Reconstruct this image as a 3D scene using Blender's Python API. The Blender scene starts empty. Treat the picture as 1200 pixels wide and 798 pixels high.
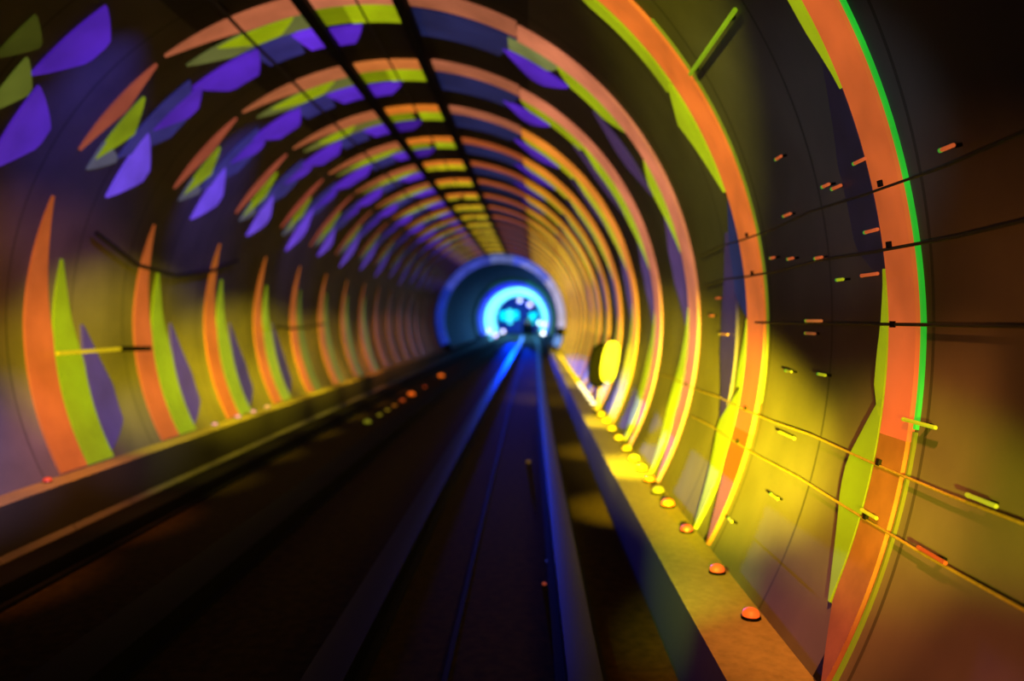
import bpy, bmesh, math, random
from mathutils import Vector, Matrix

random.seed(7)
scene = bpy.context.scene
COL = scene.collection
PI = math.pi
def R_(d): return math.radians(d)

# ------------------------------------------------------------------ place
RT = 3.02            # inner radius of the bore
ZC = 1.90            # height of the bore's axis above the track floor
CX = 1.505           # the passenger cabin runs on the right-hand track
STEP = 1.9           # spacing of the light arches
N_ARCH = 17
Y_END = 70.0         # where the bright blue section begins
Y_BACK = 104.0

def lin(c):
    out = []
    for v in c[:3]:
        v /= 255.0
        out.append(v / 12.92 if v <= 0.04045 else ((v + 0.055) / 1.055) ** 2.4)
    return out

def bend(y):
    """the line swings gently to the right over the first 70 m"""
    t = max(0.0, min(1.0, y / 70.0))
    return 0.65 * t * t * (3 - 2 * t)

# ------------------------------------------------------------------ materials
def new_mat(name):
    m = bpy.data.materials.new(name); m.use_nodes = True
    return m, m.node_tree, m.node_tree.nodes['Principled BSDF']

def plain(name, rgb, rough=0.6, metal=0.0, bump=0.0, scale=30.0, var=0.25, spec=0.5):
    m, nt, b = new_mat(name)
    c = lin(rgb)
    tc = nt.nodes.new('ShaderNodeTexCoord')
    nz = nt.nodes.new('ShaderNodeTexNoise'); nz.inputs['Scale'].default_value = scale; nz.inputs['Detail'].default_value = 5
    nt.links.new(tc.outputs['Object'], nz.inputs['Vector'])
    rp = nt.nodes.new('ShaderNodeValToRGB')
    rp.color_ramp.elements[0].position = 0.3; rp.color_ramp.elements[1].position = 0.7
    rp.color_ramp.elements[0].color = [v * (1 - var) for v in c] + [1]
    rp.color_ramp.elements[1].color = [min(1, v * (1 + var)) for v in c] + [1]
    nt.links.new(nz.outputs['Fac'], rp.inputs['Fac']); nt.links.new(rp.outputs['Color'], b.inputs['Base Color'])
    b.inputs['Roughness'].default_value = rough; b.inputs['Metallic'].default_value = metal
    b.inputs['Specular IOR Level'].default_value = spec
    if bump:
        bp = nt.nodes.new('ShaderNodeBump'); bp.inputs['Strength'].default_value = bump
        nt.links.new(nz.outputs['Fac'], bp.inputs['Height']); nt.links.new(bp.outputs['Normal'], b.inputs['Normal'])
    return m

def lining(name, rgb, rough=0.65):
    """painted ring segments of the bore: faint mottling and a dark joint every 0.95 m"""
    m, nt, b = new_mat(name)
    c = lin(rgb)
    tc = nt.nodes.new('ShaderNodeTexCoord')
    nz = nt.nodes.new('ShaderNodeTexNoise'); nz.inputs['Scale'].default_value = 1.7; nz.inputs['Detail'].default_value = 6
    nt.links.new(tc.outputs['Object'], nz.inputs['Vector'])
    rp = nt.nodes.new('ShaderNodeValToRGB')
    rp.color_ramp.elements[0].position = 0.3; rp.color_ramp.elements[1].position = 0.75
    rp.color_ramp.elements[0].color = [v * 0.75 for v in c] + [1]
    rp.color_ramp.elements[1].color = [v * 1.2 for v in c] + [1]
    nt.links.new(nz.outputs['Fac'], rp.inputs['Fac'])
    sp = nt.nodes.new('ShaderNodeSeparateXYZ'); nt.links.new(tc.outputs['Object'], sp.inputs[0])
    dv = nt.nodes.new('ShaderNodeMath'); dv.operation = 'DIVIDE'; dv.inputs[1].default_value = 0.95
    nt.links.new(sp.outputs['Y'], dv.inputs[0])
    fr = nt.nodes.new('ShaderNodeMath'); fr.operation = 'FRACT'; nt.links.new(dv.outputs[0], fr.inputs[0])
    lt = nt.nodes.new('ShaderNodeMath'); lt.operation = 'LESS_THAN'; lt.inputs[1].default_value = 0.022
    nt.links.new(fr.outputs[0], lt.inputs[0])
    mx = nt.nodes.new('ShaderNodeMix'); mx.data_type = 'RGBA'
    mx.inputs[7].default_value = [v * 0.45 for v in c] + [1]
    nt.links.new(lt.outputs[0], mx.inputs[0]); nt.links.new(rp.outputs['Color'], mx.inputs[6])
    nt.links.new(mx.outputs[2], b.inputs['Base Color'])
    b.inputs['Roughness'].default_value = rough; b.inputs['Specular IOR Level'].default_value = 0.15
    bp = nt.nodes.new('ShaderNodeBump'); bp.inputs['Strength'].default_value = 0.12
    nt.links.new(nz.outputs['Fac'], bp.inputs['Height']); nt.links.new(bp.outputs['Normal'], b.inputs['Normal'])
    return m

_glow = {}
def glow(rgb, k=1.0, base=0.28, sample='NONE', tag='light', var=0.3):
    """a luminous plastic diffuser: the lamp's colour is its emission"""
    key = (tuple(int(v) for v in rgb), round(k, 3), sample, base, var)
    if key in _glow: return _glow[key]
    m, nt, b = new_mat('%s_%d_%d_%d' % (tag, *key[0]))
    c = lin(rgb)
    tc = nt.nodes.new('ShaderNodeTexCoord')
    nz = nt.nodes.new('ShaderNodeTexNoise'); nz.inputs['Scale'].default_value = 2.2; nz.inputs['Detail'].default_value = 3
    nt.links.new(tc.outputs['Object'], nz.inputs['Vector'])
    mr = nt.nodes.new('ShaderNodeMapRange')
    mr.inputs['From Min'].default_value = 0.3; mr.inputs['From Max'].default_value = 0.7
    mr.inputs['To Min'].default_value = (1 - var) * k; mr.inputs['To Max'].default_value = (1 + var * .8) * k
    nt.links.new(nz.outputs['Fac'], mr.inputs['Value'])
    nt.links.new(mr.outputs['Result'], b.inputs['Emission Strength'])
    b.inputs['Emission Color'].default_value = c + [1]
    b.inputs['Base Color'].default_value = [v * base for v in c] + [1]
    b.inputs['Roughness'].default_value = 0.5
    m.cycles.emission_sampling = sample
    _glow[key] = m
    return m

M = {}
M['lining'] = lining('painted_tunnel_lining', (82, 79, 84))
M['deep'] = lining('sooty_brown_lining', (9, 6, 7))  # darker copy of the lining, dimness before the portal put into its colour
M['crown'] = lining('dark_crown_lining', (46, 44, 52))  # darker lining copy, shade of the crown put into its colour
M['floor'] = plain('dark_track_floor', (46, 35, 10), 0.9, 0, 0.25, 14, 0.4, 0.08)
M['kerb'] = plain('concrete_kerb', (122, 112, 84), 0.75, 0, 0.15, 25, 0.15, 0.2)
M['kerb_face'] = plain('dark_painted_kerb_face', (17, 15, 9), 0.8, 0, 0.15, 25, 0.2)  # darker kerb sides: their shade is put into the colour
M['beam'] = plain('dark_running_beam', (5, 6, 31), 0.42, 0.0, 0.05, 40, 0.3, 0.07)  # blue base colour stands in for the portal's reflection
M['steel'] = plain('blackened_steel', (14, 13, 14), 0.7, 0.0, 0.05, 40, 0.3, 0.08)
M['old_beam'] = plain('sooty_black_beam', (9, 8, 9), 0.7, 0.0, 0.05, 40, 0.3, 0.06)  # near-black beams of the left track
M['pale'] = plain('unlit_pale_strip', (112, 78, 62), 0.7, 0, 0.03, 8, 0.15, 0.1)  # foot of the nearest light band, its fading put into a pale colour
M['cable'] = plain('olive_cable_sheath', (120, 104, 50), 0.6, 0, 0.02, 60, 0.2, 0.2)  # lighter copy of the cable sheath, yellow light put into its colour
M['black'] = plain('black_housing', (4, 4, 4), 0.8, 0, 0.02, 30, 0.2, 0.08)
M['rubber'] = plain('black_cable_sheath', (14, 13, 14), 0.6, 0, 0.02, 60, 0.2)
M['navy'] = plain('navy_panel', (34, 34, 74), 0.5, 0, 0.03, 6, 0.25)  # dim patch of the wall, its shade put into a navy colour
M['glass'] = plain('dark_glass', (10, 14, 24), 0.1, 0, 0, 10, 0.1)
M['far'] = plain('pale_blue_lining', (40, 60, 190), 0.5, 0, 0.05, 5, 0.1)

# ------------------------------------------------------------------ helpers
def obj(name, bm, mat, parent=None, smooth=True, loc=None):
    me = bpy.data.meshes.new(name)
    bmesh.ops.recalc_face_normals(bm, faces=bm.faces)
    bm.to_mesh(me); bm.free()
    if smooth:
        for p in me.polygons: p.use_smooth = True
        try: me.set_sharp_from_angle(angle=R_(35))
        except Exception: pass
    me.materials.append(mat)
    o = bpy.data.objects.new(name, me); COL.objects.link(o)
    if parent is not None: o.parent = parent
    if loc is not None: o.location = loc
    return o

def thing(name, label, cat, loc=(0, 0, 0), rot=(0, 0, 0), group=None):
    o = bpy.data.objects.new(name, None); COL.objects.link(o)
    o.empty_display_size = 0.1
    o.location = loc; o.rotation_euler = rot
    o['label'] = label; o['category'] = cat
    if group: o['group'] = group
    return o

def tag(o, label, cat, group=None):
    o['label'] = label; o['category'] = cat
    if group: o['group'] = group
    return o

def struct(o):
    o['kind'] = 'structure'; return o

def add_box(bm, x0, x1, y0, y1, z0, z1, bev=0.0):
    r = bmesh.ops.create_cube(bm, size=1)
    for v in r['verts']:
        v.co = Vector((x0 + (v.co.x + .5) * (x1 - x0), y0 + (v.co.y + .5) * (y1 - y0), z0 + (v.co.z + .5) * (z1 - z0)))
    if bev:
        es = list({e for v in r['verts'] for e in v.link_edges})
        bmesh.ops.bevel(bm, geom=es, offset=bev, segments=2, profile=0.7, affect='EDGES')
    return bm

def add_tube(bm, pts, rad, seg=8):
    """closed round tube through pts"""
    pts = [Vector(p) for p in pts]; rings = []
    for i, p in enumerate(pts):
        t = (pts[min(i + 1, len(pts) - 1)] - pts[max(i - 1, 0)]).normalized()
        up = Vector((0, 0, 1)) if abs(t.z) < 0.9 else Vector((1, 0, 0))
        a = t.cross(up).normalized(); b = t.cross(a).normalized()
        rings.append([bm.verts.new(p + rad * (math.cos(2 * PI * j / seg) * a + math.sin(2 * PI * j / seg) * b)) for j in range(seg)])
    for A, B in zip(rings, rings[1:]):
        for j in range(seg):
            bm.faces.new((A[j], A[(j + 1) % seg], B[(j + 1) % seg], B[j]))
    bm.faces.new(rings[0][::-1]); bm.faces.new(rings[-1])
    return bm

def add_lathe(bm, prof, seg=16, mat=None):
    """profile of (radius, height) turned about z"""
    rings = []
    for r, z in prof:
        if r < 1e-6: rings.append([bm.verts.new((0, 0, z))])
        else: rings.append([bm.verts.new((r * math.cos(2 * PI * j / seg), r * math.sin(2 * PI * j / seg), z)) for j in range(seg)])
    for A, B in zip(rings, rings[1:]):
        for j in range(seg):
            k = (j + 1) % seg
            if len(A) == 1 and len(B) == 1: continue
            if len(A) == 1: bm.faces.new((A[0], B[j], B[k]))
            elif len(B) == 1: bm.faces.new((A[j], A[k], B[0]))
            else: bm.faces.new((A[j], A[k], B[k], B[j]))
    if len(rings[0]) > 1: bm.faces.new(rings[0][::-1])
    if len(rings[-1]) > 1: bm.faces.new(rings[-1])
    if mat is not None: bmesh.ops.transform(bm, matrix=mat, verts=bm.verts)
    return bm

def pol(th, r=RT):
    a = R_(th)
    return r * math.cos(a), ZC + r * math.sin(a)

def skew(th):
    """the hoops lean: their crown and left side stand a little deeper in the tunnel than their right foot"""
    return 0.07 * (1 - math.cos(R_(th))) + 0.20 * max(0.0, math.sin(R_(th)))

def add_band(bm, t0, t1, ya, yb, r0, r1, n=None, lean=False):
    """solid curved strip hugging the bore between angles t0..t1; ya, yb: depth of its near/far edge as functions of angle"""
    n = n or max(4, int(abs(t1 - t0) / 2.0))
    rows = []
    for i in range(n + 1):
        u = i / n; th = t0 + (t1 - t0) * u
        y0 = ya(u) if callable(ya) else ya
        y1 = yb(u) if callable(yb) else yb
        if lean: y0 += skew(th); y1 += skew(th)
        row = []
        for (r, y) in ((r0, y0), (r0, y1), (r1, y1), (r1, y0)):
            x, z = pol(th, r); row.append(bm.verts.new((x, y, z)))
        rows.append(row)
    for A, B in zip(rows, rows[1:]):
        for j in range(4):
            k = (j + 1) % 4
            bm.faces.new((A[j], A[k], B[k], B[j]))
    bm.faces.new(rows[0][::-1]); bm.faces.new(rows[-1])
    return bm

# ------------------------------------------------------------------ the setting
def shell(name, t0, t1, y0, y1, mat):
    bm = bmesh.new(); add_band(bm, t0, t1, y0, y1, RT, RT + 0.15, n=int(abs(t1 - t0) / 1.5))
    return struct(obj(name, bm, mat))

shell('wall_right', -62, 60, -4, 36.4, M['lining'])
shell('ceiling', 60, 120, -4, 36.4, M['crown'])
shell('wall_left', 120, 242, -4, 36.4, M['lining'])
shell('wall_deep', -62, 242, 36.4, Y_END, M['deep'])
bm = bmesh.new(); add_box(bm, -2.36, 2.36, -4, Y_BACK, -0.25, 0.0); struct(obj('floor', bm, M['floor'], smooth=False))
bm = bmesh.new()
for th in [i * 6 for i in range(60)]:
    pass
disc = bmesh.new()
add_lathe(disc, [(RT + .15, 0), (RT + .15, 0.2)], 64, Matrix.Translation((0, Y_BACK, ZC)) @ Matrix.Rotation(-PI / 2, 4, 'X'))
struct(obj('wall_back', disc, M['far'])); bm.free()

# kerbs: right one is a 0.35 m ledge below the wall, left one a narrow lip
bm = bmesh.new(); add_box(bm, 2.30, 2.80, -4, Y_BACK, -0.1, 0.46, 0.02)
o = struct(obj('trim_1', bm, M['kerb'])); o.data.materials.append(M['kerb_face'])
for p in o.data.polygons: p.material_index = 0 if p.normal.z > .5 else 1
bm = bmesh.new(); add_box(bm, -2.90, -2.44, -4, Y_BACK, -0.1, 0.50, 0.02)
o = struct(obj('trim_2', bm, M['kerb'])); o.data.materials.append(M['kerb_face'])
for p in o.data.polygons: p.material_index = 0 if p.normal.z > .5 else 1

# running beams
def beam(x0, x1, label, mat=None):
    t = thing('running_beam', label, 'rail', ((x0 + x1) / 2, 0, 0), group='running beams of the two tracks')
    bm = bmesh.new(); add_box(bm, x0 - t.location.x, x1 - t.location.x, -4, Y_BACK - 1, -0.02, 0.15, 0.004)
    obj('beam_body', bm, mat or M['beam'], t)
    bm = bmesh.new(); add_box(bm, x0 - t.location.x - .05, x1 - t.location.x + .05, -4, Y_BACK - 1, -0.02, 0.03, 0.0)
    obj('base_flange', bm, M['steel'], t)
    return t
beam(0.405, 0.615, 'dark running beam just left of the middle, shining blue toward the portal')
beam(1.705, 1.875, 'slim dark running beam beside the right-hand yellow kerb')
beam(-0.945, -0.625, 'wide black running beam of the left track, on its inner side', M['old_beam'])
beam(-2.245, -1.945, 'black running beam lying close along the left kerb', M['old_beam'])
bm = bmesh.new(); add_box(bm, 1.06, 1.09, -4, Y_BACK - 1, -0.01, 0.015, 0.0)
tag(obj('conductor_rail', bm, M['steel']), 'thin conductor rail down the middle of the right-hand track', 'rail')

# ------------------------------------------------------------------ arches of light: cast colours built as glowing bands
OR_NEAR = (192, 88, 36); OR = (214, 108, 36); OR_P = (196, 112, 78); OR_D = (150, 74, 34); OR_L = (176, 84, 40)
LI = (158, 176, 8); LI_D = (112, 124, 40); YE = (196, 176, 6)
VI = (84, 38, 190); VI_D = (44, 40, 104); VI_G = (80, 56, 104); NV = (26, 30, 70)

def mixc(a, b, t): return tuple(a[i] + (b[i] - a[i]) * t for i in range(3))
def dim(c, f):   # scale in linear light, back to display values
    out = []
    for v in lin(c):
        v *= f
        v = 12.92 * v if v <= 0.0031308 else 1.055 * v ** (1 / 2.4) - 0.055
        out.append(max(0, min(255, v * 255)))
    return tuple(round(x / 4) * 4 for x in out)

def strip(parent, name, t0, t1, off, w, rgb, taper=(0, 0), near=False, thick=0.025, ends=0.3, k=1.0):
    """one glowing band of an arch, painting coloured light cast on the lining: starts off metres behind the arch's near edge, w metres wide; taper = share of its length over
    which the far edge runs out to a point at either end"""
    def prof(u):
        f = 1.0
        if taper[0] and u < taper[0]: f = min(f, (u / taper[0]) ** 0.8)
        if taper[1] and u > 1 - taper[1]: f = min(f, ((1 - u) / taper[1]) ** 0.8)
        return off + max(0.012, w * f)
    bm = bmesh.new()
    add_band(bm, t0, t1, off, prof, RT - thick, RT + 0.01, n=max(8, int(abs(t1 - t0) / 1.3)), lean=True)
    return obj(name, bm, glow(rgb, k) if not isinstance(rgb, bpy.types.Material) else rgb, parent)

ORD = ['nearest', 'second', 'third', 'fourth', 'fifth', 'sixth', 'seventh', 'eighth', 'ninth', 'tenth', 'eleventh', 'twelfth',
       'thirteenth', 'fourteenth', 'fifteenth', 'sixteenth', 'seventeenth']
ARCH_LABELS = [
    'nearest light arch, tall orange curve with thin green edge at far right',
    'second light arch from viewer, bright orange curve with lime swelling upper right',
    'third light arch from viewer, salmon orange with a big blade at far left',
]
for k in range(N_ARCH):
    d = STEP * (k + 1.5) + 0.09
    f = k / (N_ARCH - 1)
    lab = ARCH_LABELS[k] if k < 3 else '%s light arch counted from the viewer, banded orange, lime and violet' % ORD[k]
    if k == N_ARCH - 1: lab = 'farthest banded light arch, last one before the slim blue ring'
    A = thing('light_arch', lab, 'light arch', (0, d, 0), group='banded light arches along the tunnel')
    bm = bmesh.new(); add_band(bm, -28.3, 100, 0.03, 0.12, RT - 0.012, RT + 0.01, n=120, lean=True); obj('rib', bm, M['steel'], A)
    # right flank
    rj = random.Random(40 + k)
    J = lambda a: rj.uniform(-a, a)
    c_or = [OR_NEAR, OR, OR_P, OR_P, (222, 130, 40), (214, 124, 34)][k] if k < 6 else mixc((206, 118, 26), (176, 116, 10), f)
    wo = [0.22, 0.36, 0.36, 0.38][k] if k < 4 else 0.40
    if k == 0:
        strip(A, 'orange_strip', -9, 33, 0, wo, c_or)
        strip(A, 'unlit_strip', -28.3, -9, 0, wo, M['pale'], (.3, 0))
        bm = bmesh.new(); add_band(bm, -8, 60, -0.030, -0.012, RT - 0.013, RT + 0.01, n=70, lean=True)
        obj('green_tube', bm, glow((34, 176, 40), 1.0), A)  # thin rim of cast light, given its own glow
        bm = bmesh.new(); add_band(bm, -28.3, -8.2, -0.028, -0.012, RT - 0.012, RT + 0.01, n=30, lean=True)
        obj('olive_tube', bm, glow((100, 104, 10), 1.0), A)
        strip(A, 'lime_strip', 19, 34, 0.235, 0.09, dim(LI, .75), (0.4, 0))
        strip(A, 'lime_strip', -8, 4, 0.235, 0.09, dim(LI, .7), (0.2, 0.6))
        strip(A, 'lime_strip', -23, -6, 0.235, 0.24, dim(LI, .6), (0.5, 0.35))
        strip(A, 'navy_panel', 3, 24, 0.24, 0.26, M['navy'], (0.15, 0.5), thick=0.02)
    elif k == 1:
        strip(A, 'orange_strip', -14, 56, 0, 0.36, (212, 104, 36))
        strip(A, 'dull_orange_strip', -28.3, -14, 0, 0.36, (150, 88, 12), (.7, 0))
        bm = bmesh.new(); add_band(bm, -10, 40, -0.032, -0.018, RT - 0.014, RT + 0.01, n=60, lean=True)
        obj('green_tube', bm, glow((110, 120, 20), 1.0), A)
        strip(A, 'lime_strip', 17, 34, 0.41, 0.40, LI, (0.8, 0.35))
        strip(A, 'lime_strip', 33, 56, 0.41, 0.16, dim(LI, .75), (0, 0.3))
        strip(A, 'lime_strip', -9, 0, 0.375, 0.14, LI, (0, 0.7))
        strip(A, 'lime_strip', -28.3, -8.8, 0.375, 0.40, dim(LI, .9), (0.7, 0.3))
        strip(A, 'navy_panel', 0.2, 16, 0.38, 0.28, dim(NV, 1.0), (0.2, 0.4), thick=0.02)
        strip(A, 'violet_strip', -16, 12, 0.66, 0.42, dim(VI_G, .35), (0.4, 0.4), thick=0.02)
        strip(A, 'violet_blade', 126, 141, 0.85, 0.40, dim(VI, .65), (0.3, 0.4))
        strip(A, 'lime_blade', 139, 149, 0.70, 0.26, dim(LI_D, .5), (0.4, 0.5))
        strip(A, 'violet_blade', 142, 157, 1.0, 0.42, dim(VI, .7), (0.35, 0.4))
        strip(A, 'olive_blade', 133, 141, 0.45, 0.26, dim(LI_D, .2), (0.4, 0.5))
    else:
        strip(A, 'orange_strip', -28.3, 62, 0, wo, c_or, (0.12, 0))
        lc = LI if k < 4 else mixc((184, 182, 6), YE, min(1, (k - 4) / 5))
        if k < 3:
            strip(A, 'lime_strip', 12, 30, wo + .015, 0.34, LI, (0.6, 0.2))
            strip(A, 'lime_strip', 36, 54, wo + .015, 0.32, dim(lc, .75), (0.3, 0.2))
            strip(A, 'olive_strip', 53, 64, wo + .015, 0.34, (112, 118, 66), (0.2, 0))
            strip(A, 'lime_strip', -28.3, 2, wo + .015, 0.40, lc, (0.4, 0.5))
        else:
            strip(A, 'lime_strip', 14 + J(3), 44 + J(3), wo + .015, 0.42, lc, (0.35, 0.2))
            strip(A, 'lime_strip', 43, 62, wo + .015, 0.32, dim(lc, .7), (0.05, 0.1))
            strip(A, 'lime_strip', -28.3, 3 + J(2), wo + .015, 0.40, dim(lc, .85), (0.2, 0.4))
        if k < 9:
            strip(A, 'violet_strip', -4 + J(2), 24, wo + .02, 0.60, dim(VI_G, .8 if k < 5 else .6), (0.4, 0.4), thick=0.018)
            strip(A, 'violet_strip', 24, 46 + J(2), wo + .46, 0.40, dim(VI_G, .55 if k < 5 else .4), (0.4, 0.4), thick=0.018)
        if k < 8:
            strip(A, 'violet_strip', 52 + J(3), 67 + J(3), wo + .42, 0.5, dim(VI, [1, 1, .8, .8, .7, .6, .45, .3][k]), (0.4, 0.4))
        # right of the crown
        strip(A, 'dull_orange_strip', 62.3, 82.5, -.06, 0.34, dim(OR_P, .6) if k < 5 else dim(OR_D, 1.0 if k < 11 else .6))
        strip(A, 'navy_strip', 62.3, 82.5, 0.36, 0.7, NV if k < 7 else dim(NV, .5), (0.2, 0), thick=0.018)
        # crown, between the two trays
        strip(A, 'orange_strip', 84.5, 100, 0, 0.30, [OR_P, (200, 112, 52), (214, 116, 34)][min(2, k - 2)] if k < 9 else (190, 140, 14))
        strip(A, 'lime_strip', 84.5, 94 + J(2), 0.32, 0.42, LI if k < 6 else (198, 186, 6))
        strip(A, 'olive_strip', 94.5 + J(1), 100, 0.32, 0.40, dim(LI, .5) if k < 6 else (170, 160, 6), thick=0.02)
        if k < 6: strip(A, 'violet_strip', 92 + J(2), 100, 0.82, 0.45, dim(VI, .8 if k < 4 else .4), (0.5, 0))
        # left of the crown
        strip(A, 'salmon_strip', 102, 127, 0, 0.34, dim(mixc(OR_P, OR_D, min(1, f * 1.6)), .8), (0, 0.6))
        strip(A, 'olive_strip', 102, 126, 0.355, 0.34, dim(mixc((100, 104, 66), (112, 108, 24), min(1, f * 2)), .8), (0, 0.3), thick=0.02)
        strip(A, 'lime_strip', 107 + J(3), 120 + J(3), 0.36, 0.30, dim(LI, .75 if k < 10 else .5), (0.3, 0.4), thick=0.03)
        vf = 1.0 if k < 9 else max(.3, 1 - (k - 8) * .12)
        a = 110 + J(3)
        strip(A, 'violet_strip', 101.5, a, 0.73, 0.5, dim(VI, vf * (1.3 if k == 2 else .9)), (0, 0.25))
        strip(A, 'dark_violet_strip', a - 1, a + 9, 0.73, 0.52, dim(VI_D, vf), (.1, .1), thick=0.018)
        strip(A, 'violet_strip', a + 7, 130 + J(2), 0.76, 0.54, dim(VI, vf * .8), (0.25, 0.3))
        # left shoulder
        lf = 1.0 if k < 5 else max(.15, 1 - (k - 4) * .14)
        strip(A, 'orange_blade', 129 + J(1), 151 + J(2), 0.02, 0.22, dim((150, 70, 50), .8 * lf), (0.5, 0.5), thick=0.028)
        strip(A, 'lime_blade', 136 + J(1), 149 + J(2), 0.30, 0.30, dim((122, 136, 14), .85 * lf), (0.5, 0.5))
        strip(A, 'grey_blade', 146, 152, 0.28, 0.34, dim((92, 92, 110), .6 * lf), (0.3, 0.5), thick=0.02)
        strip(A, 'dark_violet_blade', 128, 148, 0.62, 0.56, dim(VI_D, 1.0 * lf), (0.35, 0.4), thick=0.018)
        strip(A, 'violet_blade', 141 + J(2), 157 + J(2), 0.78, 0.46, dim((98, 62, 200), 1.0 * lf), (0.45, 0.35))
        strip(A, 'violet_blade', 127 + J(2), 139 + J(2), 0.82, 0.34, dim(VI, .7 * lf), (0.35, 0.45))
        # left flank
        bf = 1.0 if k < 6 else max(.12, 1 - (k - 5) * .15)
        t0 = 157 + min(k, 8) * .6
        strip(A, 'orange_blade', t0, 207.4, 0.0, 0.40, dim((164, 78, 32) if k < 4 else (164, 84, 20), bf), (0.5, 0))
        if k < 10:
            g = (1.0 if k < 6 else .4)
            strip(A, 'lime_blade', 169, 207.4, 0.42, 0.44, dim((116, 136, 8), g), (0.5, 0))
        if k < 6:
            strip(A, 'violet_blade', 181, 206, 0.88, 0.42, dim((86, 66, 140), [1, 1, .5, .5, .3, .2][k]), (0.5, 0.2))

# ------------------------------------------------------------------ rings toward the portal
def ring(name, label, y, w, r_in, segs, n_extra=None):
    t = thing(name, label, 'light ring', (0, y, 0))
    bm = bmesh.new(); add_band(bm, -32, 212, -0.03, w * 0.5, r_in - 0.02 + 0.03, RT + 0.02, n=90); obj('rib', bm, M['steel'], t)
    for (nm, a, b, c, kk) in segs:
        bm = bmesh.new(); add_band(bm, a, b, -0.05, w, r_in, RT + 0.015, n=max(6, int(abs(b - a) / 3)))
        obj(nm, bm, glow(c, kk), t)
    return t
ring('light_ring', 'slim blue ring just beyond the yellow striped stretch, pale on its right', 35.9, 0.5, RT - 0.34,
     [('bright_blue_segment', -26, -16, (30, 110, 226), 1.0), ('lavender_segment', -8, 40, (140, 140, 212), 1.0), ('blue_segment', 40, 78, (72, 88, 214), 1.0),
      ('blue_segment', 78, 100, (92, 104, 170), 1.0), ('blue_segment', 100, 150, (54, 66, 168), 1.0), ('deep_blue_segment', 150, 204, (22, 44, 150), 1.0)])
ring('light_ring', 'dim teal ring set a little before the glowing portal', 57.5, 1.2, RT - 0.22,
     [('teal_segment', -24, 70, (30, 120, 90), .7), ('teal_segment', 70, 130, (30, 84, 90), 0.5), ('teal_segment', 130, 204, (10, 44, 74), 0.6)])
ring('light_ring', 'deep blue ring framing the cyan glow of the portal', 63.0, 6.5, RT - 0.22,
     [('blue_segment', -26, 70, (30, 50, 236), 1.0), ('blue_segment', 70, 206, (30, 14, 240), 1.1)])

# ------------------------------------------------------------------ bright section at the end
bm = bmesh.new(); add_band(bm, -40, 220, Y_END, Y_BACK - 6, RT - 0.02, RT + 0.12, n=90)
t = obj('glowing_lining', bm, glow((110, 228, 255), 2.2, base=.3))  # emission stands in for cyan light falling on the lining
tag(t, 'glowing cyan tunnel lining inside the portal at the far end', 'light panel')
bm = bmesh.new(); add_band(bm, -40, 220, Y_BACK - 6, Y_BACK, RT, RT + 0.12, n=60)
struct(obj('wall_far', bm, M['far']))

def led_panel(x, z, w, h, rgb, label):
    t = thing('led_panel', label, 'light panel', (x, Y_BACK - 0.005, z - h / 2), group='cyan panels on the end wall')
    bm = bmesh.new(); add_box(bm, -w / 2, w / 2, -0.12, 0.0, 0, h, 0.03); obj('housing', bm, M['black'], t)
    bm = bmesh.new(); add_box(bm, -w / 2 + .05, w / 2 - .05, -0.16, -0.10, .05, h - .05, 0.03); obj('diffuser', bm, glow(rgb, 2.0), t)
FD = Y_BACK / 900.0
def far_xz(px, py, d): return CX + (px - 616) * d / 900 - bend(d), ZC - (py - 374) * d / 900
for (px, py, w, h, c, l) in [(590, 370, .9, 1.3, (0, 220, 255), 'leftmost cyan panel glowing on the end wall'),
                             (597.5, 371, .75, 2.0, (70, 230, 255), 'tall cyan panel, second from left on the end wall'),
                             (604.5, 369, .8, 1.2, (0, 210, 255), 'cyan panel left of the dark car on the end wall'),
                             (623.5, 373, .8, 1.5, (0, 225, 255), 'cyan panel right of the dark car on the end wall'),
                             (629, 368, .42, .9, (0, 210, 250), 'small rightmost cyan panel high on the end wall')]:
    x, z = far_xz(px, py, Y_BACK); led_panel(x, z, w, h, c, l)

# car ahead on the same track
t = thing('tram_car', 'small dark rounded tunnel car on the track inside the blue portal', 'tram car', (1.09, 92, 0.15))
bm = bmesh.new(); add_box(bm, -.72, .72, 0, 3.2, 0.12, 1.9, 0.0)
for v in bm.verts:
    if v.co.z > 1: v.co.x *= 0.82
bmesh.ops.bevel(bm, geom=list(bm.edges), offset=0.3, segments=5, profile=0.6, affect='EDGES'); obj('car_body', bm, M['black'], t)
bm = bmesh.new(); add_box(bm, -.48, .48, -0.03, 0.06, 0.95, 1.55, 0.02); obj('rear_window', bm, M['glass'], t)
bm = bmesh.new(); add_lathe(bm, [(.16, 0), (.15, .06), (.08, .1), (0, .11)], 16, Matrix.Translation((0.2, 0.0, 1.72)) @ Matrix.Rotation(PI / 2, 4, 'X'))
obj('tail_lamp', bm, glow((120, 190, 110), 1.0), t)
for sx in (-1, 1):
    for yy in (0.5, 2.6):
        bm = bmesh.new(); add_lathe(bm, [(.05, -.08), (.17, -.08), (.19, -.05), (.19, .05), (.17, .08), (.05, .08)], 18, Matrix.Translation((sx * .62, yy, .19)) @ Matrix.Rotation(PI / 2, 4, 'Y'))
        obj('wheel', bm, M['rubber'], t)

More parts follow.
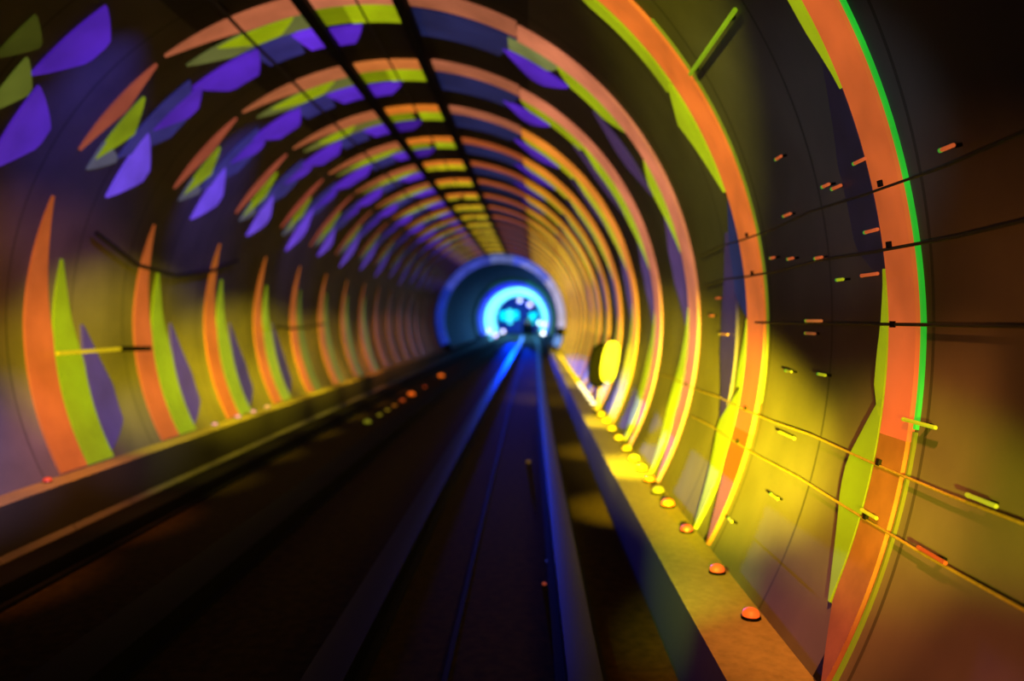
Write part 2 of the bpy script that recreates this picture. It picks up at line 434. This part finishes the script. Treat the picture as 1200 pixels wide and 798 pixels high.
def round_lamp(name, label, cat, loc, r, rgb, k, group, rot=(0, 0, 0), sample='NONE'):
    t = thing(name, label, cat, loc, rot, group)
    bm = bmesh.new(); add_lathe(bm, [(r * 1.15, 0), (r * 1.15, r * .35), (r * 1.02, r * .45)], 14); obj('lamp_base', bm, M['black'], t)
    bm = bmesh.new(); add_lathe(bm, [(r, r * .35), (r * .98, r * .7), (r * .8, r * 1.05), (r * .45, r * 1.25), (0, r * 1.32)], 14); obj('lens', bm, glow(rgb, k, base=.5, sample=sample), t)
    return t
FAC = (PI / 2, 0, 0)
for (px, py, d, r, c, kk, l) in [
        (637, 391.5, 71.5, .22, (255, 252, 250), 5, 'brightest white lamp, low on the right of the portal'),
        (632, 378.5, 84, .2, (210, 250, 255), 4, 'white lamp above the brightest lamp on the portal right'),
        (639.5, 380.5, 71, .24, (255, 214, 240), 2.2, 'pinkish lamp at the right rim of the portal'),
        (572, 388, 72, .22, (236, 244, 255), 3, 'white lamp at the lower left rim of the portal'),
        (589.5, 388.5, 80, .2, (225, 214, 255), 3, 'pale lilac lamp left of the car inside the portal'),
        (580.5, 392.5, 73, .22, (214, 190, 255), 3, 'lilac lamp low between two others left in the portal'),
        (609, 352, 84, .22, (255, 226, 240), 1.8, 'pale pink lamp under the portal crown, left one'),
        (621, 357, 84, .24, (255, 214, 236), 2, 'pale pink lamp under the portal crown, right one')]:
    x, z = far_xz(px, py, d)
    t = round_lamp('portal_lamp', l, 'lamp', (x, d, z), r, c, kk, 'lamps inside the far portal', FAC)
    rr = math.hypot(x, z - ZC)
    # bracket to the nearest surface
    ux, uz = x / rr, (z - ZC) / rr
    bm = bmesh.new(); L = (RT - rr) if abs(x) > 0 else 1
    e = Vector((ux * L, 0.06, uz * L))
    if z < 0.9: e = Vector((0, 0.06, -(z - (0.46 if abs(x) > 2.3 else 0.155 if -2.3 < x < -1.9 else 0.0))))
    # local frame: lamp axis is its z (world -y); world offset (wx, wy, wz) -> local (wx, wz, -wy)
    add_tube(bm, [(0, 0, -0.0), (0, 0, -0.06), (e.x, e.z, -0.06)], 0.03, 8); obj('bracket', bm, M['steel'], t)

# ------------------------------------------------------------------ ceiling trays and cables
def tray(th, w, label, y_end=35.2):
    t = thing('cable_tray', label, 'cable tray', (0, 0, 0), group='cable trays along the crown')
    bm = bmesh.new(); add_band(bm, th - w, th + w, -3, y_end, RT - 0.13, RT - 0.115, n=4)
    add_band(bm, th - w, th - w + .25, -3, y_end, RT - 0.13, RT - 0.06, n=2); add_band(bm, th + w - .25, th + w, -3, y_end, RT - 0.13, RT - 0.06, n=2)
    obj('tray', bm, M['steel'], t)
    for i in range(9):
        y = 1.9 + i * 3.8
        bm = bmesh.new(); add_band(bm, th - .6, th + .6, y, y + .05, RT - 0.125, RT + 0.01, n=2); obj('hanger', bm, M['steel'], t)
tray(101.0, 1.0, 'black cable tray along the crown, left one of the pair')
tray(83.5, 1.0, 'black cable tray along the crown, right one of the pair')

def cable(th, y0, y1, rad, label, off=0.028, clips=True, mat=None, sag=0.0):
    t = thing('wall_cable', label, 'cable', (0, 0, 0), group='cables clipped along the lining')
    n = max(8, int((y1 - y0) / 0.6)); pts = []
    for i in range(n + 1):
        y = y0 + (y1 - y0) * i / n
        x, z = pol(th - sag * math.sin(PI * ((y / STEP) % 1.0)), RT - off); pts.append((x, y, z))
    bm = bmesh.new(); add_tube(bm, pts, rad, 8); obj('cable_run', bm, mat or M['rubber'], t)
    if clips:
        y = y0 + 0.4; 
        while y < min(y1, 22):
            x, z = pol(th, RT - off / 2)
            bm = bmesh.new(); add_band(bm, th - .25, th + .25, y, y + .025, RT - off - rad - .004, RT + 0.01, n=2); obj('clip', bm, M['steel'], t)
            y += STEP
    return t
cable(114, -3, 40, .018, 'thin cable high on the left of the crown trays', sag=.3)
cable(92, -3, 40, .012, 'faint thin cable midway between the crown trays')
cable(10.6, -3, 6.4, .006, 'upper cable strung with small lamps along right wall', sag=.5)
cable(5.8, -3, 6.4, .007, 'second cable from the top with lamps on right wall', sag=.4)
cable(-0.4, -3, 5.0, .007, 'dark cable level with the eye along right wall')
cable(-11.2, -3, 8.2, .006, 'cable catching yellow light low on the right wall', sag=.3, mat=M['cable'])
cable(-15.5, -3, 6.4, .006, 'lowest thin cable on right wall just above the kerb', sag=.3, mat=M['cable'])

# right wall lamps: at (px, py) as seen along the cables
def wall_at(px, py):
    s = -(py - 374) / (px - 616)
    ph = 0.0
    for _ in range(80):
        ph = math.asin(max(-1, min(1, s * (math.cos(ph) - CX / RT)))) * .5 + ph * .5
    d = 900 * (RT * math.cos(ph) - CX) / (px - 616)
    return math.degrees(ph), d

def wall_lamp(th, d, length, rgb, rgb2, k, label, r=.0075):
    t = thing('wall_lamp', label, 'lamp', (*[(lambda p: (p[0]))(pol(th, RT - .02))], d, pol(th, RT - .02)[1]), (0, -R_(th), 0), 'small lamps along the right wall')
    # local x points outward from the axis; lamp body lies along y
    bm = bmesh.new(); add_box(bm, -.020, .03, -.012, .012, -.006, .006, .002); obj('clip', bm, M['black'], t)
    bm = bmesh.new(); add_tube(bm, [(-.022, -length / 2, 0), (-.022, length / 2, 0)], r, 10); obj('lamp_tube', bm, glow(rgb, k), t)
    bm = bmesh.new(); add_tube(bm, [(-.022, length / 2, 0), (-.022, length / 2 + r * 1.8, 0)], r * 1.1, 10); obj('end_cap', bm, glow(rgb2, k), t)
    return t
O_, G_, Y_ = (206, 92, 44), (70, 170, 50), (180, 190, 20)
WL = [(1018, 186, .10, O_, G_, 'upper-right lamp of the cluster beside the nearest arch'),
      (990, 217, .09, O_, G_, 'right one of two lamps close together left of the nearest arch'),
      (977, 215, .07, O_, G_, 'left one of two lamps close together left of the nearest arch'),
      (930, 250, .10, O_, G_, 'lamp on the upper cable just right of the second arch'),
      (920, 182, .08, O_, G_, 'lone lamp above the upper cable between the first two arches'),
      (1032, 269, .11, O_, G_, 'lamp at the dark inner edge of the nearest arch'),
      (1124, 170, .07, O_, G_, 'lamp on dark wall beyond the green edge of the nearest arch'),
      (968, 301, .08, O_, G_, 'lamp on the second cable, middle of its row'),
      (934, 302, .07, O_, G_, 'lamp on the second cable, second from the left in its row'),
      (912, 301, .06, O_, G_, 'leftmost lamp on the second cable beside the second arch'),
      (1030, 321, .14, O_, O_, 'long orange lamp beside the nearest arch at eye level'),
      (994, 327, .06, Y_, G_, 'lime lamp left of the long orange lamp at eye level'),
      (962, 376, .20, (200, 110, 50), (120, 190, 20), 'longest bar lamp, orange with lime tip, between first two arches'),
      (958, 391, .12, (150, 80, 40), (130, 160, 20), 'dim bar lamp just under the longest bar lamp'),
      (853, 392, .22, (200, 130, 40), (190, 190, 20), 'short bar lamp against the violet beside the second arch'),
      (846, 349, .10, O_, O_, 'small orange lamp left of the second arch at eye level'),
      (838, 370, .10, O_, O_, 'small orange lamp under its twin left of the second arch'),
      (972, 440, .08, Y_, G_, 'lime lamp above the yellow-lit wall near the nearest arch'),
      (932, 436, .08, (150, 150, 20), G_, 'olive lamp left of the lime lamp on right wall'),
      (1090, 498, .22, (176, 190, 20), (176, 190, 20), 'lime streak lamp on yellow wall right of the nearest arch'),
      (1166, 590, .14, (170, 180, 30), (170, 180, 30), 'lime lamp low at the right edge of view'),
      (1030, 606, .12, (190, 190, 20), (190, 190, 20), 'yellow lamp on the lowest cable below the nearest arch'),
      (1106, 655, .16, (170, 70, 20), (170, 70, 20), 'dull red lamp on the lowest cable, low at right'),
      (930, 512, .22, (210, 200, 20), (210, 200, 20), 'yellow bar lamp on the low cable left of the nearest arch'),
      (915, 585, .10, (190, 180, 20), G_, 'small yellow lamp low on wall below the second arch'),
      (862, 613, .06, (210, 190, 30), G_, 'tiny yellow lamp just above the right kerb')]
for (px, py, L, a, b, l) in WL:
    th, d = wall_at(px, py); wall_lamp(th, d, L, a, b, 0.7, l)

# lime tube high on the right wall
t = thing('tube_light', 'long lime tube light slanting high on right wall above second arch', 'tube light', (0, 0, 0))
(ta, da), (tb, db) = wall_at(866, 8), wall_at(812, 84)
p0 = pol(ta, RT - .03); p1 = pol(tb, RT - .03)
bm = bmesh.new(); add_tube(bm, [(p0[0], da, p0[1]), (p1[0], db, p1[1])], .013, 10); obj('tube', bm, glow((124, 160, 14), 1.0), t)
for u in (.1, .9):
    y = da + (db - da) * u; th = ta + (tb - ta) * u
    bm = bmesh.new(); add_band(bm, th - .25, th + .25, y, y + .03, RT - .03, RT + .01, n=2); obj('bracket', bm, M['black'], t)

# left wall: bracket arm and loose cables
t = thing('wall_bracket_lamp', 'slim bar lamp with black arm across second blade on left wall', 'lamp', (0, 8.0, 0))
x, z = pol(186.3, RT - .07); 
bm = bmesh.new(); add_tube(bm, [(x, -.75, z), (x, .35, z)], .02, 10); obj('lamp_tube', bm, glow((170, 150, 12), 1.0), t)  # coloured light on half of the arm, painted as a glow
bm = bmesh.new(); add_tube(bm, [(x, .35, z), (x, 1.0, z - .02)], .028, 10); obj('arm', bm, M['black'], t)
for yy in (-.4, .7):
    bm = bmesh.new(); add_band(bm, 185.9, 186.7, yy, yy + .05, RT - .07, RT + .01, n=2); obj('clip', bm, M['black'], t)
def loose(p, label):
    bm = bmesh.new(); add_tube(bm, [(*[pol(th, RT - .07)[0]], y, pol(th, RT - .07)[1]) for (th, y) in p], .025, 8)
    tag(obj('loose_cable', bm, M['rubber']), label, 'cable', 'loose dark cables on the left wall')
loose([(163, 7.7), (168, 8.6), (169.5, 9.6), (167, 10.6), (163, 11.4)], 'dark drooping cable above the second and third blades on left wall')
loose([(182.5, 13.4), (183.4, 14.4), (183.2, 15.4), (182, 16.6)], 'short dark cable across the fifth and sixth blades on left wall')

# ------------------------------------------------------------------ kerb lamps
kd = [3.7, 4.36, 5.2, 5.9, 6.35, 6.8, 7.3, 7.8, 8.4]
while kd[-1] < 30: kd.append(round(kd[-1] + 0.75, 2))
kc = [((230, 92, 28), 1), ((226, 88, 30), 1), ((190, 70, 40), .8), ((240, 120, 10), 1.2), ((150, 150, 20), .8), ((236, 120, 10), 1.2), ((255, 226, 10), 1.8), ((255, 232, 20), 2), ((226, 190, 10), 1.2)]
RIGHT_NAMES = ['nearest', 'second', 'third', 'fourth', 'fifth', 'sixth', 'seventh', 'eighth', 'ninth']
def ordinal(n):
    base = ['zeroth'] + ['first'] + ORD[1:] + ['eighteenth', 'nineteenth', 'twentieth']
    if n < 21: return base[n]
    tens = {2: 'twenty', 3: 'thirty', 4: 'forty'}[n // 10]
    if n % 10 == 0: return tens[:-1] + 'ieth'
    return tens + '-' + base[n % 10]
for i, d in enumerate(kd):
    c, kk = kc[i] if i < len(kc) else ((250, 214, 20), 1.2)
    if 12.3 < d < 17: c, kk = (255, 240, 200), 3
    cname = 'orange' if i in (0, 1, 3, 5) else 'dull red' if i == 2 else 'greenish' if i == 4 else 'whitish' if 12.3 < d < 17 else 'yellow'
    lab = '%s lamp, %s along the right kerb counted from the viewer' % (cname, 'nearest' if i == 0 else ordinal(i + 1))
    round_lamp('kerb_lamp', lab, 'lamp', (2.585, d, 0.455), .042 if i < 3 else .05, c, kk, 'lamps along the right kerb')
lk = [(6.6, (190, 60, 30), 'dull red lamp on the left kerb nearest the viewer'), (10.1, (150, 100, 170), 'first lilac lamp on the left kerb, under the third blade'),
      (10.9, (160, 110, 180), 'second lilac lamp on the left kerb, under the third blade'), (11.5, (170, 120, 170), 'third lilac lamp on the left kerb beside the fourth blade'),
      (12.1, (180, 130, 130), 'farthest lilac lamp on the left kerb, past the third')]
for d, c, l in lk: round_lamp('kerb_lamp', l, 'lamp', (-2.62, d, 0.495), .035, c, 1.0, 'lamps along the left kerb')
ml = [(24.9, .10, (226, 100, 20), 1.2, 'farthest orange marker lamp on the left track'), (18.9, .09, (220, 92, 20), 1.2, 'larger orange marker lamp on the left track before the farthest'),
      (21.2, .045, (170, 60, 16), 1, 'small red marker lamp between the two large orange ones'), (17.6, .06, (170, 66, 20), 1, 'dull red marker lamp nearer than both large orange ones'),
      (16.6, .05, (140, 80, 16), 1, 'first small olive marker lamp past the dull red one'), (15.8, .05, (120, 96, 16), 1, 'second small olive marker lamp on the left track'),
      (15.0, .05, (116, 104, 18), 1, 'third small olive marker lamp on the left track'), (13.9, .07, (112, 112, 20), 1, 'nearest marker lamp on the left track, dull lime')]
for d, r, c, kk, l in ml: round_lamp('marker_lamp', l, 'lamp', (CX - 2.93, d, -0.005), r, c, kk, 'marker lamps on the left track floor')
for (px, py, r, c, l) in [(640, 655, .016, (60, 70, 190), 'tiny blue marker light by the slim right beam'), (636, 682, .016, (150, 60, 40), 'tiny red marker light by the slim right beam'),  # blue and red spots stand in for a reflection on the track
                          (616, 541, .03, (110, 80, 20), 'dim amber marker light in the middle of the right-hand track')]:
    d = 900 * 1.88 / (py - 374); round_lamp('marker_lamp', l, 'lamp', (CX + (px - 616) * d / 900, d, -0.003), r, c, 1.0, 'marker lights on the right-hand track floor')

# ------------------------------------------------------------------ signal beside the right kerb
sd = 11.7
t = thing('signal_lamp', 'tall oval yellow signal lamp with black hood above right kerb', 'signal lamp', (CX + 1.05, sd, 0.455))
bm = bmesh.new(); add_lathe(bm, [(.07, 0), (.07, .03), (.03, .05)], 14); obj('foot_plate', bm, M['steel'], t)
bm = bmesh.new(); add_tube(bm, [(0, .02, .02), (.02, .02, .30), (.08, .02, .52)], .024, 10); obj('post', bm, plain('grey_post', (150, 130, 130), .5), t)
tilt = R_(10)
def oval(rx, rz, y0, y1, cx, cz, bev):
    bm = bmesh.new(); seg = 32; A = []
    for (s, y) in ((.9, y1), (1, y1 - bev), (1, y0 + bev), (.86, y0)):
        ring_ = []
        for j in range(seg):
            a = 2 * PI * j / seg; ex = .75
            lx = rx * s * math.copysign(abs(math.cos(a)) ** ex, math.cos(a)); lz = rz * s * math.copysign(abs(math.sin(a)) ** ex, math.sin(a))
            ring_.append(bm.verts.new((cx + lx * math.cos(tilt) + lz * math.sin(tilt), y, cz - lx * math.sin(tilt) + lz * math.cos(tilt))))
        A.append(ring_)
    for P, Q in zip(A, A[1:]):
        for j in range(seg): bm.faces.new((P[j], P[(j + 1) % seg], Q[(j + 1) % seg], Q[j]))
    bm.faces.new(A[0][::-1]); bm.faces.new(A[-1]); return bm
obj('hood', oval(.16, .34, -.05, .16, .03, .74, .04), M['black'], t)
obj('lens', oval(.125, .31, -.10, -.02, .18, .80, .03), glow((255, 240, 40), 2.2, base=.4, sample='AUTO'), t)

# ------------------------------------------------------------------ light
def light(kind, loc, rgb, power, target=None, **kw):
    L = bpy.data.lights.new('lamp_light', kind); L.color = rgb; L.energy = power
    for a, v in kw.items(): setattr(L, a, v)
    o = bpy.data.objects.new('lamp_light', L); COL.objects.link(o); o.location = loc
    if target is not None: o.rotation_euler = (Vector(target) - Vector(loc)).to_track_quat('-Z', 'Y').to_euler()
    return o
YEL = (1.0, .76, .01); ORG = (1.0, .30, .04); BLU = (.12, .10, 1.0); GRN = (.25, 1.0, .05)
def spot(loc, tgt, c, p, deg, blend=1.0, size=.05):
    return light('SPOT', loc, c, p, tgt, spot_size=R_(deg), spot_blend=blend, shadow_soft_size=size)
WHT = (1, 1, 1); LIL = (.55, .42, 1.0); COOL = (.78, .84, .86); LIME = (.62, 1.0, .03)
# added yellow spots under the crown, washing the right wall toward the blue ring
for y, z, p in ((16, -.3, 2200), (20, .3, 3000), (24, .5, 3500), (28, .5, 3500), (32, .5, 2500), (35, .5, 900)):
    spot((0.3, y, ZC + 2.72), (2.9, y + 2.0, ZC + z), YEL, p, 66)
# right flank: unseen spots added beside the camera and crown for the wall wash
spot((1.9, -.5, ZC - .5), (2.95, 4.3, ZC - .84), YEL, 3400, 15, .95)
spot((1.9, -.5, ZC - .5), (2.98, 2.8, ZC - .58), (.9, .85, .01), 1500, 13, .9)
spot((1.95, .2, ZC - .45), (2.92, 7.4, ZC - .85), YEL, 42000, 20)
spot((1.95, .2, ZC - .45), (2.8, 11.5, ZC - .80), YEL, 24000, 9)
spot((1.6, .4, ZC - .2), (2.9, 2.4, ZC - .15), ORG, 170, 42)
spot((1.6, .4, ZC - .6), (2.7, 2.8, ZC - 1.25), (1, .24, .06), 420, 46)
spot((1.6, .9, ZC + .1), (2.9, 4.0, ZC + .85), COOL, 130, 34)
spot((0.2, 2.0, ZC + 2.7), (2.6, 5.4, ZC + 1.5), (.8, .75, .03), 1300, 36)
# right kerb: added spots for its yellow, lime and orange
spot((2.35, 6.6, ZC + .9), (2.60, 7.5, .46), YEL, 2000, 34)
spot((2.35, 9.8, ZC + .9), (2.60, 10.8, .46), YEL, 1300, 36)
spot((0.3, 1.5, ZC + .2), (2.36, 4.3, .46), LIME, 1300, 19)
spot((2.2, 1.4, ZC + 1.2), (2.9, 3.7, .46), ORG, 1100, 32)
# left flank: added spots, lilac near the kerb, orange above, yellow farther on, orange beyond
spot((1.0, .3, ZC - .2), (-2.78, 6.0, ZC - 1.1), LIL, 4200, 13)
spot((1.0, .3, ZC - .2), (-2.7, 8.3, ZC - 1.3), LIL, 2600, 9)
spot((1.0, .3, ZC - .1), (-3.0, 6.8, ZC + .25), ORG, 2600, 17)
spot((1.0, .3, ZC - .1), (-2.9, 8.2, ZC - .35), YEL, 16000, 15)
spot((1.0, .3, ZC - .1), (-2.8, 11.5, ZC - .75), YEL, 45000, 12)
spot((1.0, .3, ZC - .1), (-2.8, 16, ZC - .8), (1, .60, .01), 60000, 8)
spot((1.0, .3, ZC - .1), (-2.7, 24, ZC - .8), ORG, 70000, 6)
for y, c, p in ((5.4, ORG, 420), (7.0, ORG, 480), (8.8, YEL, 400), (10.6, YEL, 500), (12.6, YEL, 600), (14.8, YEL, 600), (17.2, (1, .55, .02), 480), (20, ORG, 380)):
    spot((-1.75, y - .4, ZC + .9), (-2.56, y, .5), c, p, 50)
# added blue spots for the tint high on the left
for y, p in ((3, 70), (6, 100), (9, 90), (13, 40)):
    spot((-.8, y, ZC + 2.4), (-2.6, y + 1, ZC + 1.5), BLU, p * 2, 52)
# the portal: added blue fill, and a spot that tints the beams
light('POINT', (0.4, 84, ZC + 1.2), (.05, .2, 1.0), 1500, shadow_soft_size=.4)
spot((-.62, 71.6, ZC - 1.0), (0.5, 40, -.15), (.0, .03, 1.0), 90000, 4.6, .6, .16)

# lay everything along the curve of the line
for o in list(scene.objects):
    if o.parent is None: o['_y'] = o.location.y
for o in list(scene.objects):
    root = o
    while root.parent is not None: root = root.parent
    if o.type != 'MESH' or sum(abs(a) for a in root.rotation_euler) > 1e-6: continue
    me = o.data; y0 = root['_y']; b0 = bend(y0)
    ys = [v.co.y for v in me.vertices]
    if max(ys) - min(ys) > 6:
        bm = bmesh.new(); bm.from_mesh(me); y = min(ys) + 4
        while y < max(ys) - 1:
            if y > 0: bmesh.ops.bisect_plane(bm, geom=bm.verts[:] + bm.edges[:] + bm.faces[:], plane_co=(0, y, 0), plane_no=(0, 1, 0))
            y += 4
        bm.to_mesh(me); bm.free()
    for v in me.vertices: v.co.x += bend(y0 + v.co.y) - b0
for o in list(scene.objects):
    if o.parent is None:
        o.location.x += bend(o['_y']); del o['_y']

w = bpy.data.worlds.new('world'); scene.world = w; w.use_nodes = True
w.node_tree.nodes['Background'].inputs[0].default_value = (0.004, 0.004, 0.006, 1)
w.node_tree.nodes['Background'].inputs[1].default_value = 1.0

# ------------------------------------------------------------------ camera
cam = bpy.data.cameras.new('camera'); co = bpy.data.objects.new('camera', cam); COL.objects.link(co)
cam.sensor_width = 36; cam.lens = 36 * 900 / 1200
cam.shift_x = -16 / 1200; cam.shift_y = -25 / 1200
co.location = (CX, 0, ZC); co.rotation_euler = (PI / 2, 0, 0)
cam.clip_start = 0.05; cam.clip_end = 300
cam.dof.use_dof = True; cam.dof.focus_distance = 3.0; cam.dof.aperture_fstop = 0.88
scene.camera = co
scene.view_settings.view_transform = 'Standard'; scene.view_settings.look = 'None'
scene.view_settings.gamma = 1; scene.view_settings.exposure = 0; scene.view_settings.use_curve_mapping = False
scene.cycles.max_bounces = 6
scene.cycles.use_denoising = True
